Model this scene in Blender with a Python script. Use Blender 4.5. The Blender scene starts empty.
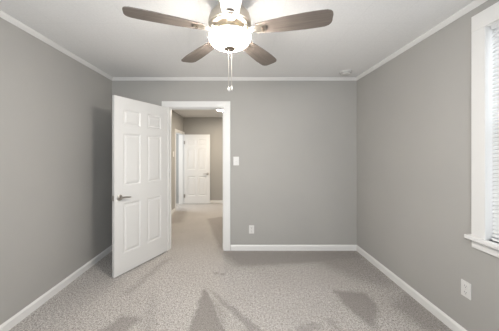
import bpy, bmesh, math, random
from mathutils import Vector, Matrix

# ------------------------------------------------------------------ camera, light, exposure
scene = bpy.context.scene
C = scene.collection
EYE = 1.37
cam_data = bpy.data.cameras.new('camera')
cam_data.sensor_width = 36.0
cam_data.lens = 228.0 * 36.0 / 499.0
cam_data.shift_x = 10.5 / 499.0
cam_data.shift_y = -12.5 / 499.0
cam_data.clip_start = 0.02
cam = bpy.data.objects.new('camera', cam_data)
cam.location = (0, 0, EYE)
cam.rotation_euler = (math.pi / 2, 0, 0)
C.objects.link(cam)
scene.camera = cam

BOWL_STRENGTH = 98.0
HALL_STRENGTH = 95.0
world = bpy.data.worlds.new('daylight')
scene.world = world
world.use_nodes = True
bg = world.node_tree.nodes['Background']
bg.inputs['Color'].default_value = (0.93, 0.97, 1.0, 1)
bg.inputs['Strength'].default_value = 1.05


def area(name, loc, rot, sx, sy, power, color):
    l = bpy.data.lights.new(name, 'AREA')
    l.shape = 'RECTANGLE'
    l.size, l.size_y = sx, sy
    l.energy = power
    l.color = color
    o = bpy.data.objects.new(name, l)
    o.location = loc
    o.rotation_euler = rot
    C.objects.link(o)
    return o


# daylight falling in through the bedroom window and through the side room's window
area('window_daylight', (2.15, 1.12, 1.75), (0, math.radians(68), 0), 1.5, 1.2, 5, (0.86, 0.93, 1.0))
# added fill light, shining in at an invented window behind the viewer
area('front_fill_light', (-.05, -.75, 1.75), (math.radians(103), 0, 0), 2.2, 1.5, 46, (0.85, 0.93, 1.0))
area('side_room_daylight', (-3.1, 5.6, 1.5), (0, math.radians(-90), 0), 1.2, 1.0, 30, (0.85, 0.93, 1.0))

scene.view_settings.view_transform = 'Standard'
scene.view_settings.look = 'None'
scene.view_settings.gamma = 1.0
scene.view_settings.use_curve_mapping = False
scene.view_settings.exposure = 0.58
scene.cycles.use_denoising = True
scene.cycles.max_bounces = 12
scene.cycles.diffuse_bounces = 8
scene.cycles.sample_clamp_indirect = 6.0


# ------------------------------------------------------------------ materials
def mat(name, color, rough=0.6, metal=0.0, spec=0.5):
    m = bpy.data.materials.new(name)
    m.use_nodes = True
    b = m.node_tree.nodes['Principled BSDF']
    b.inputs['Base Color'].default_value = (*color, 1)
    b.inputs['Roughness'].default_value = rough
    b.inputs['Metallic'].default_value = metal
    b.inputs['Specular IOR Level'].default_value = spec
    return m


class N:
    """small helper for node trees"""

    def __init__(self, m):
        self.t = m.node_tree
        self.b = self.t.nodes['Principled BSDF']

    def new(self, kind, **kw):
        n = self.t.nodes.new(kind)
        for k, v in kw.items():
            setattr(n, k, v)
        return n

    def put(self, sock, v):
        if isinstance(v, bpy.types.NodeSocket):
            self.t.links.new(v, sock)
        else:
            sock.default_value = v

    def math(self, op, a, b=0.0, c=None, clamp=False):
        n = self.new('ShaderNodeMath', operation=op, use_clamp=clamp)
        self.put(n.inputs[0], a)
        self.put(n.inputs[1], b)
        if c is not None:
            self.put(n.inputs[2], c)
        return n.outputs[0]

    def noise(self, vec, scale, detail=2.0, rough=0.5):
        n = self.new('ShaderNodeTexNoise')
        self.put(n.inputs['Vector'], vec)
        n.inputs['Scale'].default_value = scale
        n.inputs['Detail'].default_value = detail
        n.inputs['Roughness'].default_value = rough
        return n

    def ramp(self, v, lo, hi, a, b):
        n = self.new('ShaderNodeMapRange', clamp=True)
        self.put(n.inputs[0], v)
        n.inputs[1].default_value, n.inputs[2].default_value = lo, hi
        n.inputs[3].default_value, n.inputs[4].default_value = a, b
        return n.outputs[0]

    def mix(self, f, a, b, blend='MIX'):
        n = self.new('ShaderNodeMix', data_type='RGBA', blend_type=blend)
        self.put(n.inputs['Factor'], f)
        self.put(n.inputs['A'], a)
        self.put(n.inputs['B'], b)
        return n.outputs['Result']

    def bump(self, h, strength, dist):
        n = self.new('ShaderNodeBump')
        n.inputs['Strength'].default_value = strength
        n.inputs['Distance'].default_value = dist
        self.put(n.inputs['Height'], h)
        self.t.links.new(n.outputs[0], self.b.inputs['Normal'])

    def coord(self, which='Object'):
        return self.new('ShaderNodeTexCoord').outputs[which]


def wall_paint(name, color):
    m = mat(name, color, 0.75, spec=0.25)
    n = N(m)
    v = n.coord()
    f = n.noise(v, 1.3, 3).outputs[0]
    c1 = tuple(x * 0.97 for x in color) + (1,)
    c2 = tuple(x * 1.03 for x in color) + (1,)
    n.put(n.b.inputs['Base Color'], n.mix(n.ramp(f, .3, .7, 0, 1), c1, c2))
    n.bump(n.noise(v, 260, 2).outputs[0], 0.06, 0.002)
    return m


def ceiling_tiles(name, color):
    m = mat(name, color, 0.8, spec=0.2)
    n = N(m)
    v = n.coord()
    sep = n.new('ShaderNodeSeparateXYZ')
    n.put(sep.inputs[0], v)
    lines = []
    for ax in (0, 1):
        q = n.math('MULTIPLY', n.math('ADD', sep.outputs[ax], 10.04), 1 / 0.305)
        d = n.math('ABSOLUTE', n.math('SUBTRACT', n.math('FRACT', q), 0.5))
        lines.append(n.ramp(d, 0.485, 0.5, 0, 1))
    g = n.math('MAXIMUM', lines[0], lines[1])
    spk = n.ramp(n.noise(v, 90, 3).outputs[0], .35, .7, 0, 1)
    base = n.mix(spk, tuple(x * .97 for x in color) + (1,), tuple(min(1, x * 1.02) for x in color) + (1,))
    n.put(n.b.inputs['Base Color'], n.mix(n.math('MULTIPLY', g, 0.10), base, tuple(x * .6 for x in color) + (1,)))
    n.bump(n.math('SUBTRACT', n.math('MULTIPLY', spk, 0.3), g), 0.25, 0.003)
    return m


def carpet(name):
    m = mat(name, (.4, .36, .33), 0.95, spec=0.1)
    n = N(m)
    v = n.coord()
    wob = n.noise(v, 9, 3, .6).outputs['Color']
    vm = n.new('ShaderNodeVectorMath', operation='MULTIPLY_ADD')
    n.put(vm.inputs[0], wob)
    vm.inputs[1].default_value = (.09, .09, 0)
    n.put(vm.inputs[2], v)
    off = n.new('ShaderNodeVectorMath', operation='SUBTRACT')
    n.put(off.inputs[0], vm.outputs[0])
    off.inputs[1].default_value = (.045, .045, 0)
    pv = off.outputs[0]

    def poly(pts, soft=.05):
        """mask of a convex polygon lying on the floor (vacuum mark in the pile)"""
        area2 = sum(a[0] * b[1] - a[1] * b[0] for a, b in zip(pts, pts[1:] + pts[:1]))
        if area2 < 0:
            pts = pts[::-1]
        out = None
        for a, b in zip(pts, pts[1:] + pts[:1]):
            nx, ny = -(b[1] - a[1]), b[0] - a[0]
            L = math.hypot(nx, ny)
            nx, ny = nx / L, ny / L
            d = n.new('ShaderNodeVectorMath', operation='DOT_PRODUCT')
            n.put(d.inputs[0], pv)
            d.inputs[1].default_value = (nx, ny, 0)
            e = n.ramp(n.math('SUBTRACT', d.outputs['Value'], nx * a[0] + ny * a[1]), -soft / 2, soft / 2, 0, 1)
            out = e if out is None else n.math('MULTIPLY', out, e)
        return out

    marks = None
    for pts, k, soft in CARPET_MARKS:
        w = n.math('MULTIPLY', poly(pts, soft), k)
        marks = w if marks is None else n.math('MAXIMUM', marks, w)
    fine = n.noise(v, 120, 3, .8).outputs[0]
    coarse = n.noise(v, 48, 3, .75).outputs[0]
    big = n.noise(v, 2.2, 3).outputs[0]
    f = n.math('ADD', n.math('MULTIPLY', fine, .72), n.math('MULTIPLY', coarse, .28))
    col = n.mix(n.ramp(f, .40, .60, 0, 1), (.165, .148, .135, 1), (.745, .71, .682, 1))
    col = n.mix(n.ramp(big, .35, .65, 0, .22), col, (.34, .31, .285, 1))
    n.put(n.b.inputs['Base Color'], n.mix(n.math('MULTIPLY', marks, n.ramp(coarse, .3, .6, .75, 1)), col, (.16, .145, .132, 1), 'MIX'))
    n.bump(n.math('ADD', fine, coarse), 0.7, 0.01)
    return m


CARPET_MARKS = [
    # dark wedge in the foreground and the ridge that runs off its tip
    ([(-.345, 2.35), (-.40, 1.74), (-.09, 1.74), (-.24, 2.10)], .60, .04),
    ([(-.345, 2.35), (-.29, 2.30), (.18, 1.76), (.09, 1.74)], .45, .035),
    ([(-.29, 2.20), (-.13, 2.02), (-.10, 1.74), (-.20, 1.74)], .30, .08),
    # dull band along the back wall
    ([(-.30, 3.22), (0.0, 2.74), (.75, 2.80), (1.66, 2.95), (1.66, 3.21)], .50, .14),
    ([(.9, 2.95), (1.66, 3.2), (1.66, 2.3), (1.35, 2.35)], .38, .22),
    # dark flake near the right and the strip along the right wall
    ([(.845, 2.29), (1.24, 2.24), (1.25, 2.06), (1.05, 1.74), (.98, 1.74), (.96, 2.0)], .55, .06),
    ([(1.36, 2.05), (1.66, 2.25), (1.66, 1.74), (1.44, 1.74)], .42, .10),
    # small marks in the foreground
    ([(.42, 1.80), (.62, 1.86), (.66, 1.80), (.50, 1.72)], .35, .05),
    ([(.70, 1.90), (.78, 1.88), (.80, 1.74), (.74, 1.74)], .30, .05),
    ([(-1.08, 1.74), (-.98, 1.93), (-.80, 1.90), (-.86, 1.74)], .50, .05),
    ([(-.96, 2.95), (-.88, 2.97), (-1.06, 2.2), (-1.13, 2.22)], .30, .06),
    ([(-.85, 2.2), (-.78, 2.2), (-.66, 1.74), (-.76, 1.74)], .16, .06),
    ([(-.28, 2.63), (-.23, 2.63), (-.23, 2.57), (-.28, 2.57)], .40, .03),
    ([(-.22, 2.60), (-.17, 2.60), (-.17, 2.54), (-.22, 2.54)], .40, .03),
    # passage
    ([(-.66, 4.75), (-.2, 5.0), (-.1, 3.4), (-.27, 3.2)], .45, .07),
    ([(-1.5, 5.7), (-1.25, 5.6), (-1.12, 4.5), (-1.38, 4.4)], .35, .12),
]


def wood(name):
    m = mat(name, (.2, .15, .12), 0.5)
    n = N(m)
    mp = n.new('ShaderNodeMapping')
    n.put(mp.inputs['Vector'], n.coord())
    mp.inputs['Scale'].default_value = (3, 60, 60)
    f = n.noise(mp.outputs[0], 1.0, 4, .6).outputs[0]
    n.put(n.b.inputs['Base Color'], n.mix(n.ramp(f, .3, .7, 0, 1), (.135, .11, .095, 1), (.215, .18, .155, 1)))
    return m


def emitter(name, color, strength, base=(.9, .88, .84)):
    m = mat(name, base, 0.35)
    b = m.node_tree.nodes['Principled BSDF']
    b.inputs['Emission Color'].default_value = (*color, 1)
    b.inputs['Emission Strength'].default_value = strength
    return m


def glass(name):
    m = bpy.data.materials.new(name)
    m.use_nodes = True
    t = m.node_tree
    t.nodes.remove(t.nodes['Principled BSDF'])
    tr = t.nodes.new('ShaderNodeBsdfTransparent')
    gl = t.nodes.new('ShaderNodeBsdfGlossy')
    gl.inputs['Roughness'].default_value = 0.02
    mx = t.nodes.new('ShaderNodeMixShader')
    mx.inputs[0].default_value = 0.06
    t.links.new(tr.outputs[0], mx.inputs[1])
    t.links.new(gl.outputs[0], mx.inputs[2])
    t.links.new(mx.outputs[0], t.nodes['Material Output'].inputs[0])
    return m


def slat_vinyl(name):
    m = mat(name, (.74, .74, .74), 0.45)
    t = m.node_tree
    tl = t.nodes.new('ShaderNodeBsdfTranslucent')
    tl.inputs['Color'].default_value = (.85, .87, .9, 1)
    mx = t.nodes.new('ShaderNodeMixShader')
    mx.inputs[0].default_value = 0.12
    t.links.new(t.nodes['Principled BSDF'].outputs[0], mx.inputs[1])
    t.links.new(tl.outputs[0], mx.inputs[2])
    t.links.new(mx.outputs[0], t.nodes['Material Output'].inputs[0])
    return m


WALL = (.40, .388, .368)
M = dict(
    wall=wall_paint('grey_wall_paint', WALL),
    hall=wall_paint('hall_wall_paint', WALL),
    ceiling=ceiling_tiles('ceiling_tile', (.86, .855, .85)),
    hall_ceiling=wall_paint('hall_ceiling_paint', (.74, .73, .71)),
    carpet=carpet('carpet_pile'),
    trim=mat('white_trim_paint', (.74, .73, .715), 0.4),
    door=mat('white_door_paint', (.69, .68, .665), 0.4),
    plastic=mat('white_plastic', (.70, .69, .67), 0.35),
    slot=mat('dark_slot', (.03, .03, .03), 0.6),
    nickel=mat('brushed_nickel', (.62, .57, .50), 0.32, 1.0),
    dark_nickel=mat('satin_nickel', (.45, .42, .39), 0.35, 1.0),
    bronze=mat('dark_fitting', (.10, .075, .055), 0.5, 0.3),
    wood=wood('weathered_brown_wood'),
    bowl=emitter('frosted_lamp_glass', (1.0, .94, .86), BOWL_STRENGTH),
    hall_lamp=emitter('hall_lamp_diffuser', (1.0, .88, .72), HALL_STRENGTH),
    glass=glass('window_glass'),
    slat=slat_vinyl('blind_vinyl'),
    crystal=mat('clear_white_knob', (.48, .46, .43), 0.3),
    cap=mat('aged_bronze_cap', (.30, .235, .18), 0.5, 0.35),
    alarm=mat('smoke_alarm_plastic', (.66, .65, .63), 0.5),
    shade=mat('smoke_alarm_grille', (.42, .41, .40), 0.6),
)


# ------------------------------------------------------------------ mesh helpers
def add_box(bm, lo, hi, bevel=0.0):
    lo, hi = Vector(lo), Vector(hi)
    r = bmesh.ops.create_cube(bm, size=1.0)
    s = hi - lo
    for v in r['verts']:
        v.co = Vector((v.co.x * s.x, v.co.y * s.y, v.co.z * s.z)) + (lo + hi) / 2
    if bevel > 0:
        es = list({e for v in r['verts'] for e in v.link_edges})
        bmesh.ops.bevel(bm, geom=es, offset=bevel, segments=2, affect='EDGES', profile=.5)


def add_lathe(bm, prof, seg=48, axis=Matrix.Identity(4)):
    """prof: list of (radius, height); r = 0 closes an end"""
    rings = []
    for r, z in prof:
        if r < 1e-6:
            rings.append([bm.verts.new(axis @ Vector((0, 0, z)))])
        else:
            rings.append([bm.verts.new(axis @ Vector((r * math.cos(2 * math.pi * k / seg), r * math.sin(2 * math.pi * k / seg), z))) for k in range(seg)])
    for a, b in zip(rings, rings[1:]):
        for k in range(seg):
            k2 = (k + 1) % seg
            if len(a) == 1 and len(b) == 1:
                continue
            if len(a) == 1:
                bm.faces.new((a[0], b[k], b[k2]))
            elif len(b) == 1:
                bm.faces.new((a[k], a[k2], b[0]))
            else:
                bm.faces.new((a[k], a[k2], b[k2], b[k]))


def add_tube(bm, pts, rad, seg=8):
    """round bar along a polyline; rad is a number or one per point"""
    pts = [Vector(p) for p in pts]
    rads = rad if isinstance(rad, (list, tuple)) else [rad] * len(pts)
    rings = []
    for i, p in enumerate(pts):
        d = (pts[min(i + 1, len(pts) - 1)] - pts[max(i - 1, 0)]).normalized()
        q = d.to_track_quat('Z', 'Y').to_matrix()
        rings.append([bm.verts.new(p + q @ Vector((rads[i] * math.cos(2 * math.pi * k / seg), rads[i] * math.sin(2 * math.pi * k / seg), 0))) for k in range(seg)])
    for a, b in zip(rings, rings[1:]):
        for k in range(seg):
            bm.faces.new((a[k], a[(k + 1) % seg], b[(k + 1) % seg], b[k]))
    bm.faces.new(rings[0][::-1])
    bm.faces.new(rings[-1])


def add_prism(bm, poly, p0, p1, ax_u, ax_v):
    """closed 2-D profile poly (u, v) swept straight from p0 to p1"""
    ax_u, ax_v = Vector(ax_u), Vector(ax_v)
    a = [bm.verts.new(Vector(p0) + ax_u * u + ax_v * v) for u, v in poly]
    b = [bm.verts.new(Vector(p1) + ax_u * u + ax_v * v) for u, v in poly]
    k = len(poly)
    for i in range(k):
        bm.faces.new((a[i], a[(i + 1) % k], b[(i + 1) % k], b[i]))
    bm.faces.new(a[::-1])
    bm.faces.new(b)


def obj(name, bm, m, parent=None, smooth=False):
    bmesh.ops.recalc_face_normals(bm, faces=bm.faces)
    me = bpy.data.meshes.new(name)
    bm.to_mesh(me)
    bm.free()
    me.materials.append(M[m])
    if smooth:
        for p in me.polygons:
            p.use_smooth = True
        me.set_sharp_from_angle(angle=math.radians(40))
    o = bpy.data.objects.new(name, me)
    C.objects.link(o)
    if parent:
        o.parent = parent
    return o


def boxes(name, m, items, parent=None, bevel=0.0):
    bm = bmesh.new()
    for lo, hi in items:
        add_box(bm, lo, hi, bevel)
    return obj(name, bm, m, parent)


def struct(o, label=None, cat=None):
    o['kind'] = 'structure'
    if label:
        o['label'] = label
        o['category'] = cat
    return o


def thing(name, label, cat, loc, rot=(0, 0, 0), group=None):
    o = bpy.data.objects.new(name, None)
    o.empty_display_size = .1
    C.objects.link(o)
    o.location = loc
    o.rotation_euler = rot
    o['label'], o['category'] = label, cat
    if group:
        o['group'] = group
    return o


# ------------------------------------------------------------------ room shell
XL, XR, YB, YF, ZC = -1.79, 1.66, 3.21, -0.35, 2.425
T = 0.12
YB2 = YB + T
HX, HY, HZ, HR = -1.51, 6.22, 2.34, 0.75          # hall: left wall, far wall, ceiling, right wall
DX0, DX1, DZ = -0.985, -0.222, 2.005              # bedroom doorway
WY0, WY1, WZ0, WZ1 = 0.62, 1.530, 0.79, 2.225     # window opening
SY0, SY1, SZ = 5.41, 6.14, 1.88                   # doorway in the hall's left wall

struct(boxes('floor', 'carpet', [((-3.4, YF - .1, -.08), (XR + .16, HY + .2, 0))]), 'beige speckled carpet with darker vacuum marks', 'floor')
struct(boxes('ceiling', 'ceiling', [((XL - .1, YF - .1, ZC), (XR + .16, YB2, ZC + .08))]), 'off white tiled bedroom ceiling', 'ceiling')
struct(boxes('wall_left', 'wall', [((XL - T, YF - .1, 0), (XL, YB2, ZC))]), 'grey wall on the left behind the open door', 'wall')
FX0, FX1, FZ0, FZ1 = -1.05, .95, .80, 2.25        # made-up window opening behind the viewer, lets the fill light in
struct(boxes('wall_front', 'wall', [((XL, YF - .1, 0), (FX0, YF, ZC)), ((FX1, YF - .1, 0), (XR, YF, ZC)), ((FX0, YF - .1, 0), (FX1, YF, FZ0)), ((FX0, YF - .1, FZ1), (FX1, YF, ZC))]), 'grey wall behind the viewer', 'wall')
struct(boxes('wall_back', 'wall', [((XL, YB, 0), (DX0 - .02, YB2, ZC)), ((DX1 + .02, YB, 0), (XR, YB2, ZC)), ((DX0 - .02, YB, DZ + .02), (DX1 + .02, YB2, ZC))]), 'grey back wall with the doorway', 'wall')
WT = 0.15
struct(boxes('wall_right', 'wall', [((XR, YF - .1, 0), (XR + WT, WY0, ZC)), ((XR, WY1, 0), (XR + WT, YB2, ZC)), ((XR, WY0, 0), (XR + WT, WY1, WZ0)), ((XR, WY0, WZ1), (XR + WT, WY1, ZC))]), 'grey wall on the right with the window', 'wall')
# hall and side room
struct(boxes('wall_hall_left', 'hall', [((HX - .11, YB2, 0), (HX, SY0, HZ)), ((HX - .11, SY1, 0), (HX, HY, HZ)), ((HX - .11, SY0, SZ), (HX, SY1, HZ))]), 'hall wall on the left of the passage', 'wall')
struct(boxes('wall_hall_far', 'hall', [((-3.4, HY, 0), (HR + .1, HY + .1, HZ))]), 'wall at the far end of the hall', 'wall')
struct(boxes('wall_hall_right', 'hall', [((HR, YB2, 0), (HR + .1, HY, HZ))]), 'hall wall on the right of the passage', 'wall')
struct(boxes('ceiling_hall', 'hall_ceiling', [((-3.4, YB2, HZ), (HR + .1, HY + .1, HZ + .08))]), 'flat white hall ceiling', 'ceiling')
struct(boxes('wall_side_room', 'hall', [((-3.4, 4.6, 0), (-3.3, HY, HZ)), ((-3.3, 4.6, 0), (HX - .11, 4.7, HZ))]), 'walls of the side room off the hall', 'wall')

BASE = [(0, 0), (.014, 0), (.014, .062), (.009, .070), (.005, .078), (0, .078)]
CROWN = [(0, 0), (0, -.037), (.005, -.037), (.009, -.031), (.016, -.023), (.025, -.012), (.029, -.004), (.029, 0)]


def runs(name, profile, z, m, segs, label, cat):
    bm = bmesh.new()
    for p0, p1, inward in segs:
        add_prism(bm, profile, (*p0, z), (*p1, z), (*inward, 0), (0, 0, 1))
    return struct(obj(name, bm, m), label, cat)


runs('baseboard_left', BASE, 0, 'trim', [((XL, YF), (XL, YB), (1, 0))], 'white baseboard along the left wall', 'baseboard')
runs('baseboard_right', BASE, 0, 'trim', [((XR, YF), (XR, YB), (-1, 0))], 'white baseboard along the right wall', 'baseboard')
runs('baseboard_back', BASE, 0, 'trim', [((XL, YB), (DX0 - .115, YB), (0, -1)), ((DX1 + .105, YB), (XR, YB), (0, -1))], 'white baseboard along the back wall', 'baseboard')
runs('baseboard_hall', BASE, 0, 'trim', [((HX, YB2), (HX, SY0 - .06), (1, 0)), ((HX, HY), (HR, HY), (0, -1)), ((HR, YB2), (HR, HY), (-1, 0))], 'white baseboard along the hall walls', 'baseboard')
runs('trim_1', CROWN, ZC, 'trim', [((XL, YF), (XL, YB), (1, 0))], 'white crown moulding above the left wall', 'moulding')
runs('trim_2', CROWN, ZC, 'trim', [((XR, YF), (XR, YB), (-1, 0))], 'white crown moulding above the right wall', 'moulding')
runs('trim_3', CROWN, ZC, 'trim', [((XL, YB), (XR, YB), (0, -1))], 'white crown moulding above the back wall', 'moulding')

# bedroom doorway: jamb lining, stops and casings
CW = 0.085
bm = bmesh.new()
for x0, x1 in ((DX0 - .02, DX0), (DX1, DX1 + .02)):
    add_box(bm, (x0, YB - .002, 0), (x1, YB2 + .002, DZ + .02))
add_box(bm, (DX0, YB - .002, DZ), (DX1, YB2 + .002, DZ + .02))
for x0, x1 in ((DX0, DX0 + .011), (DX1 - .011, DX1)):
    add_box(bm, (x0, YB + .045, 0), (x1, YB + .08, DZ))
add_box(bm, (DX0 + .011, YB + .045, DZ - .011), (DX1 - .011, YB + .08, DZ))
for ya, yb, s in ((YB - .017, YB, -1), (YB2, YB2 + .017, 1)):
    for x0, x1 in ((DX0 - .015 - CW, DX0 - .008), (DX1 + .008, DX1 + .015 + CW)):
        add_box(bm, (x0, ya, 0), (x1, yb, DZ + .008), .003)
    add_box(bm, (DX0 - .015 - CW, ya, DZ + .008), (DX1 + .015 + CW, yb, DZ + .015 + CW - .01), .003)
casing = struct(obj('trim_4', bm, 'trim'), 'white casing around the open bedroom doorway', 'door casing')
boxes('strike_plate', 'nickel', [((DX1 - .0025, YB + .01, .85), (DX1, YB + .036, .91))], casing)

# doorway in the hall's left wall
bm = bmesh.new()
for y0, y1 in ((SY0, SY0 + .015), (SY1 - .015, SY1)):
    add_box(bm, (HX - .112, y0, 0), (HX + .002, y1, SZ))
add_box(bm, (HX - .112, SY0 + .015, SZ - .015), (HX + .002, SY1 - .015, SZ))
add_box(bm, (HX, SY0 - .055, 0), (HX + .016, SY0 + .005, SZ + .06), .003)
add_box(bm, (HX, SY1 - .005, 0), (HX + .032, SY1 + .06, SZ + .06), .003)
add_box(bm, (HX, SY0 + .005, SZ - .005), (HX + .016, SY1 - .005, SZ + .06), .003)
struct(obj('trim_5', bm, 'trim'), 'white casing around the doorway in the hall', 'door casing')


# ------------------------------------------------------------------ doors
def panel_door(name, label, w, h, loc, rotz, t=.035):
    """six-panel door; hinge edge at local x = 0, free edge at x = w"""
    z0 = .012
    k = (h - z0) / 1.99
    st, mu = .108 * w / .765, .095 * w / .765
    rails = [(z0, .235 * k), (.80 * k, 1.0 * k), (1.595 * k, 1.69 * k), (1.865 * k, h)]
    fields = [(.235 * k, .80 * k), (1.0 * k, 1.595 * k), (1.69 * k, 1.865 * k)]
    cols = [(st, (w - mu) / 2), ((w + mu) / 2, w - st)]
    bm = bmesh.new()
    hw = t / 2
    dp = .009
    add_box(bm, (.002, -hw + dp, z0 + .002), (w - .002, hw - dp, h - .002))
    for x0, x1 in ((0, st), (w - st, w)):
        add_box(bm, (x0, -hw, z0), (x1, hw, h))
    for a, b in rails:
        add_box(bm, (st, -hw, a), (w - st, hw, b))
    for a, b in fields:
        add_box(bm, ((w - mu) / 2, -hw, a), ((w + mu) / 2, hw, b))
        for c0, c1 in cols:
            for s in (-1, 1):
                def ring(ins, y):
                    return [bm.verts.new((x, s * y, z)) for x, z in ((c0 + ins, a + ins), (c1 - ins, a + ins), (c1 - ins, b - ins), (c0 + ins, b - ins))]
                rs = [ring(0, hw), ring(.014, hw - .0085), ring(.022, hw - .0085), ring(.042, hw - .0015)]
                for r0, r1 in zip(rs, rs[1:]):
                    for i in range(4):
                        bm.faces.new((r0[i], r0[(i + 1) % 4], r1[(i + 1) % 4], r1[i]))
                bm.faces.new(rs[-1])
    root = obj(name, bm, 'door')
    struct(root, label, 'door')
    root.location = loc
    root.rotation_euler = (0, 0, rotz)
    hz = .875 * k
    hx = w - .062
    for s in (-1, 1):
        b = bmesh.new()
        ax = Matrix.Translation((hx, s * hw, hz)) @ Matrix.Rotation(-s * math.pi / 2, 4, 'X')
        add_lathe(b, [(0, 0), (.033, 0), (.033, .006), (.028, .011), (.014, .013), (.012, .040), (.0, .042)], 28, ax)
        y = s * (hw + .042)
        add_tube(b, [(hx + .012, y, hz), (hx - .02, y, hz + .003), (hx - .06, y, hz + .001), (hx - .095, y * 1.02, hz - .006), (hx - .112, y * .98, hz - .006)], [.011, .010, .0085, .0085, .006], 12)
        obj('door_handle', b, 'dark_nickel', root, True)
    boxes('latch_plate', 'dark_nickel', [((w - .001, -.0125, hz - .028), (w + .0015, .0125, hz + .028))], root)
    return root


def hinges(root, zs, side, m='dark_nickel'):
    for z in zs:
        b = bmesh.new()
        add_tube(b, [(-.004, side * .021, z - .045), (-.004, side * .021, z + .045)], .0065, 10)
        add_box(b, (-.004, side * .0165, z - .045), (.030, side * .0195, z + .045))
        obj('hinge', b, m, root)


LW = .765
door1 = panel_door('door_1', 'white six-panel bedroom door standing open with nickel lever', LW + .01, 2.0, (-1.014, 3.172, 0), math.radians(-117.3))
hinges(door1, (.25, 1.0, 1.75), -1)
door2 = panel_door('door_2', 'white six-panel door lying open at the far end of the hall', .69, 1.865, (HX + .04, SY1 - .02, 0), 0)
hinges(door2, (.22, 1.65), -1)

# ------------------------------------------------------------------ window with blind
win = bpy.data.objects.new('window_1', None)
C.objects.link(win)
win.location = (XR, (WY0 + WY1) / 2, WZ0)
struct(win, 'white framed window in the right wall', 'window')


def wpart(name, m, items, bevel=0.0, parent=win):
    o = boxes(name, m, items, None, bevel)
    o.data.transform(Matrix.Translation(-win.location))
    o.parent = parent
    return o


WC = .083
wpart('window_casing', 'trim', [((XR - .018, WY1 - .008, WZ0), (XR, WY1 + WC, WZ1 - .008)), ((XR - .018, WY0 - WC, WZ0), (XR, WY0 - .004, WZ1 - .008)),
                                ((XR - .018, WY0 - WC, WZ1 - .008), (XR, WY1 + WC, WZ1 + .105))], .003)
wpart('window_jamb', 'trim', [((XR - .002, WY1 - .008, WZ0), (XR + WT, WY1, WZ1)), ((XR - .002, WY0, WZ0), (XR + WT, WY0 + .008, WZ1)),
                              ((XR - .002, WY0 + .008, WZ1 - .014), (XR + WT, WY1 - .008, WZ1))])
wpart('window_sill', 'trim', [((XR - .048, WY0 - WC - .022, WZ0 - .026), (XR + WT, WY1 + WC + .022, WZ0))], .004)
wpart('window_apron', 'trim', [((XR - .016, WY0 - WC, WZ0 - .085), (XR, WY1 + WC, WZ0 - .026))], .003)
zm = (WZ0 + WZ1) / 2
for x0, za, zb in ((XR + .070, WZ0, zm + .02), (XR + .102, zm - .02, WZ1 - .014)):
    ya, yb = WY0 + .008, WY1 - .008
    s = wpart('window_sash', 'trim', [((x0, ya, za), (x0 + .03, ya + .04, zb)), ((x0, yb - .04, za), (x0 + .03, yb, zb)),
                                      ((x0, ya + .04, za), (x0 + .03, yb - .04, za + .045)), ((x0, ya + .04, zb - .04), (x0 + .03, yb - .04, zb))])
    wpart('pane', 'glass', [((x0 + .013, ya + .04, za + .045), (x0 + .017, yb - .04, zb - .04))], 0, s)

# window frame added in the unseen front wall, for the fill light
fw = []
for a, b in ((FX0, FX0 + .05), (-.075, -.025), (FX1 - .05, FX1)):
    fw.append(((a, YF - .08, FZ0), (b, YF - .03, FZ1)))
for a, b in ((FZ0, FZ0 + .05), (FZ1 - .05, FZ1)):
    fw.append(((FX0 + .05, YF - .08, a), (-.075, YF - .03, b)))
    fw.append(((-.025, YF - .08, a), (FX1 - .05, YF - .03, b)))
for a, b in ((FX0 - .09, FX0), (FX1, FX1 + .09)):
    fw.append(((a, YF, FZ0 - .09), (b, YF + .018, FZ1 + .09)))
for a, b in ((FZ0 - .09, FZ0), (FZ1, FZ1 + .09)):
    fw.append(((FX0, YF, a), (FX1, YF + .018, b)))
fill_win = struct(boxes('fill_window', 'trim', fw), 'white framed window added behind the viewer to let in fill light', 'window')
for a, b in ((FX0 + .05, -.075), (-.025, FX1 - .05)):
    boxes('pane', 'glass', [((a, YF - .057, FZ0 + .05), (b, YF - .053, FZ1 - .05))], fill_win)

BX = XR + .019
bl = thing('window_blind', 'white horizontal slat blind hanging inside the window on the right', 'blind', (BX, (WY0 + WY1) / 2, WZ1 - .014))


def bpart(name, m, bm):
    o = obj(name, bm, m)
    o.data.transform(Matrix.Translation(-bl.location))
    o.parent = bl
    return o


by0, by1 = WY0 + .024, WY1 - .024
bm = bmesh.new()
add_box(bm, (BX - .014, by0, WZ1 - .044), (BX + .014, by1, WZ1 - .014), .002)
bpart('headrail', 'slat', bm)
bm = bmesh.new()
zs, pitch = WZ1 - .058, .0262
tilt = math.radians(50)
while zs > WZ0 + .03:
    for i in range(4):
        q = [(-.5 + i * .25), (-.5 + (i + 1) * .25)]
        vs = []
        for u in q:
            w_, b_ = u * .026, .0016 * (1 - 4 * u * u)
            dx, dz = w_ * math.cos(tilt) - b_ * math.sin(tilt), w_ * math.sin(tilt) + b_ * math.cos(tilt)
            vs.append((dx, dz))
        a = bm.verts.new((BX + vs[0][0], by0, zs + vs[0][1]))
        b = bm.verts.new((BX + vs[0][0], by1, zs + vs[0][1]))
        c = bm.verts.new((BX + vs[1][0], by1, zs + vs[1][1]))
        d = bm.verts.new((BX + vs[1][0], by0, zs + vs[1][1]))
        bm.faces.new((a, b, c, d))
    zs -= pitch
bmesh.ops.remove_doubles(bm, verts=bm.verts, dist=1e-5)
bmesh.ops.solidify(bm, geom=bm.faces[:], thickness=.0006)
bpart('slats', 'slat', bm)
bm = bmesh.new()
add_box(bm, (BX - .012, by0, WZ0 + .004), (BX + .012, by1, WZ0 + .018), .003)
bpart('bottom_rail', 'slat', bm)
bm = bmesh.new()
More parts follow.
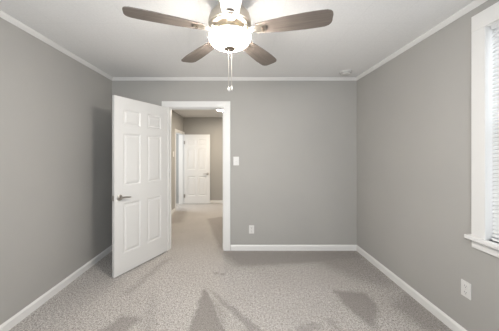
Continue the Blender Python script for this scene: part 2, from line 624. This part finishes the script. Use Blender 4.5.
for y in (by0 + .12, by1 - .12):
    for dx in (-.0125, .0125):
        add_tube(bm, [(BX + dx, y, WZ1 - .04), (BX + dx, y, WZ0 + .012)], .0008, 6)
bpart('ladder_cord', 'slat', bm)

# ------------------------------------------------------------------ ceiling fan
FX, FY = -.063, 1.572
fan = thing('ceiling_fan', 'five-blade ceiling fan with brown wood blades and lit white glass bowl', 'ceiling fan', (FX, FY, ZC + .016))


def lathe_part(name, m, prof, parent=fan, seg=56):
    b = bmesh.new()
    add_lathe(b, prof, seg)
    return obj(name, b, m, parent, True)


lathe_part('canopy', 'nickel', [(0, -.016), (.078, -.016), (.080, -.024), (.076, -.045), (.062, -.062), (.060, -.075), (0, -.075)])
lathe_part('motor_housing', 'nickel', [(0, -.070), (.062, -.070), (.078, -.080), (.112, -.100), (.135, -.128), (.146, -.160), (.148, -.178), (.146, -.192), (.139, -.197), (.139, -.203), (.128, -.211), (.105, -.216), (0, -.216)])
lathe_part('switch_housing', 'nickel', [(0, -.214), (.064, -.214), (.066, -.222), (.066, -.244), (.074, -.252), (.126, -.266), (.138, -.272), (.138, -.276), (.132, -.278), (0, -.278)])
bowl_prof = []
R, H, ZR = .145, .078, -.274
for i in range(13):
    a = i / 12 * math.pi / 2
    bowl_prof.append((R * math.cos(a) ** .86 if i < 12 else .004, ZR - H * math.sin(a) ** 1.05))
inner = [(max(r - .003, .0), z + .003) for r, z in bowl_prof][::-1]
inner[0] = (.0, ZR - H + .003)
lathe_part('light_bowl', 'bowl', [(0, ZR - H)] + bowl_prof[::-1] + inner[::-1])
zf = ZR - H
lathe_part('finial', 'cap', [(0, zf + .006), (.030, zf + .006), (.041, zf - .002), (.040, zf - .004), (.010, zf - .009), (.008, zf - .016), (0, zf - .018)], seg=28)

BR0, BR1 = .185, .66
outline = [(0, .044), (.06, .053), (.18, .066), (.32, .074), (.40, .0735), (.44, .071), (.460, .062), (.472, .048), (.477, .028)]


def blade_mesh():
    b = bmesh.new()
    pts = [(BR0 + x, y) for x, y in outline] + [(BR0 + x, -y) for x, y in outline[::-1]]
    top = [b.verts.new((x, y, .003)) for x, y in pts]
    bot = [b.verts.new((x, y, -.003)) for x, y in pts]
    b.faces.new(top)
    b.faces.new(bot[::-1])
    k = len(pts)
    for i in range(k):
        b.faces.new((top[i], top[(i + 1) % k], bot[(i + 1) % k], bot[i]))
    return b


def arm_mesh():
    """cast bracket: narrow at the motor, flaring into a plate under the blade"""
    b = bmesh.new()
    secs = [(.085, .026, .010), (.120, .022, .002), (.150, .024, -.005), (.175, .031, -.006), (.205, .034, -.005), (.242, .031, -.004), (.250, .024, -.004)]
    rows = []
    for x, hw_, z in secs:
        rows.append([b.verts.new(p) for p in ((x, -hw_, z), (x, -hw_ * .5, z - .006), (x, hw_ * .5, z - .006), (x, hw_, z), (x, hw_ * .5, z + .001), (x, -hw_ * .5, z + .001))])
    for r0, r1 in zip(rows, rows[1:]):
        for i in range(6):
            b.faces.new((r0[i], r0[(i + 1) % 6], r1[(i + 1) % 6], r1[i]))
    b.faces.new(rows[0])
    b.faces.new(rows[-1][::-1])
    return b


ZBL = -.238
proto = None
for k in range(5):
    ang = math.radians(-15.2 + 72 * k)
    rot = (Matrix.Rotation(ang, 4, 'Z') @ Matrix.Rotation(math.radians(-8.5), 4, 'X')).to_euler()
    if proto is None:
        blade = obj('blade', blade_mesh(), 'wood', fan)
        arm = obj('blade_arm', arm_mesh(), 'nickel', fan, True)
        b = bmesh.new()
        add_box(b, (.222, -.021, -.0145), (.236, .021, -.0085), .001)
        slot = obj('screw_plate', b, 'bronze', arm)
        proto = (blade, arm, slot)
    else:
        blade, arm, slot = (o.copy() for o in proto)
        for o in (blade, arm, slot):
            C.objects.link(o)
        slot.parent = arm
    for o in (blade, arm):
        o.location = (0, 0, ZBL)
        o.rotation_euler = rot

for dx, dy, zb, sz in ((-.008, -.01, -.634, .72), (.012, .006, -.622, .6)):
    b = bmesh.new()
    add_tube(b, [(dx, dy, zf - .012), (dx, dy, zb + .012)], .0013, 6)
    ch = obj('pull_chain', b, 'nickel', fan)
    b = bmesh.new()
    add_lathe(b, [(0, .016), (.003, .014), (.005, .008), (.0115 * sz, -.001), (.0125 * sz, -.008), (.009 * sz, -.016), (0, -.019)], 20, Matrix.Translation((dx, dy, zb)))
    obj('pull_knob', b, 'crystal', ch, True)

# ------------------------------------------------------------------ small fittings
# smoke alarm on the ceiling
sm = thing('smoke_detector', 'round white smoke detector on the ceiling near the right back corner', 'smoke detector', (1.385, 2.965, ZC))
b = bmesh.new()
add_lathe(b, [(0, 0), (.078, 0), (.078, -.010), (.074, -.014), (.072, -.014)] + [(.066, -.016), (.062, -.034), (.050, -.040), (0, -.041)], 40)
obj('body', b, 'alarm', sm, True)
b = bmesh.new()
add_lathe(b, [(.0655, -.018), (.067, -.019), (.0645, -.028), (.0635, -.028)], 40)
obj('vent_ring', b, 'shade', sm, True)
b = bmesh.new()
add_lathe(b, [(0, -.040), (.012, -.040), (.012, -.044), (0, -.045)], 20, Matrix.Translation((.02, -.015, 0)))
obj('test_button', b, 'alarm', sm, True)


# wall plates; local -y points into the room
def plate_mesh(w, h):
    b = bmesh.new()
    add_box(b, (-w / 2, -.006, -h / 2), (w / 2, 0, h / 2), .0025)
    return b


def outlet(label, loc, rotz, group=None):
    o = thing('wall_outlet', label, 'outlet', loc, (0, 0, rotz), group)
    obj('cover_plate', plate_mesh(.072, .116), 'plastic', o)
    for z in (-.0235, .0235):
        b = bmesh.new()
        ax = Matrix.Translation((0, -.005, z)) @ Matrix.Rotation(math.pi / 2, 4, 'X')
        add_lathe(b, [(.0, 0), (.0172, 0), (.0168, .0028), (0, .003)], 28, ax)
        r = obj('receptacle', b, 'plastic', o)
        bb = bmesh.new()
        for x, h in ((-.0065, .009), (.0065, .007)):
            add_box(bb, (x - .0012, -.0084, z + .003 - h / 2), (x + .0012, -.0078, z + .003 + h / 2))
        add_box(bb, (-.0022, -.0084, z - .0115), (.0022, -.0078, z - .0070))
        obj('slot', bb, 'slot', r)
    b = bmesh.new()
    add_lathe(b, [(0, 0), (.003, 0), (.0026, .0012), (0, .0014)], 12, Matrix.Translation((0, -.0055, 0)) @ Matrix.Rotation(math.pi / 2, 4, 'X'))
    obj('screw', b, 'nickel', o)
    return o


outlet('white duplex outlet low on the back wall right of the doorway', (.176, YB, .295), 0, 'duplex outlets on the walls')
outlet('white duplex outlet low on the right wall under the window', (XR, 1.664, .375), -math.pi / 2, 'duplex outlets on the walls')


def switch(label, loc, rotz, two=False):
    o = thing('light_switch', label, 'light switch', loc, (0, 0, rotz), 'toggle light switches on the walls')
    obj('cover_plate', plate_mesh(.078, .122), 'plastic', o)
    b = bmesh.new()
    add_prism(b, [(-.005, -.012), (-.0085, -.010), (-.016, .006), (-.014, .010), (-.005, .012)], (-.005, 0, 0), (.005, 0, 0), (0, 1, 0), (0, 0, 1))
    obj('toggle', b, 'plastic', o)
    for z in (-.03, .03):
        b = bmesh.new()
        add_lathe(b, [(0, 0), (.003, 0), (.0026, .0012), (0, .0014)], 12, Matrix.Translation((0, -.0055, z)) @ Matrix.Rotation(math.pi / 2, 4, 'X'))
        obj('screw', b, 'nickel', o)
    return o


switch('white toggle light switch on the back wall beside the doorway', (-.040, YB, 1.257), 0)
switch('small white light switch on the hall wall seen through the doorway', (HX, 5.25, 1.345), math.pi / 2)

# hall ceiling lamp
hl = thing('ceiling_light', 'round warm lit flush lamp on the hall ceiling', 'ceiling light', (-.325, 5.10, HZ))
b = bmesh.new()
add_lathe(b, [(0, 0), (.185, 0), (.190, -.004), (.187, -.012), (.172, -.014), (.170, -.010), (0, -.010)], 40)
obj('rim', b, 'nickel', hl, True)
b = bmesh.new()
add_lathe(b, [(.170, -.009), (.165, -.014), (.130, -.021), (.07, -.025), (0, -.026)], 40)
obj('diffuser', b, 'hall_lamp', hl, True)
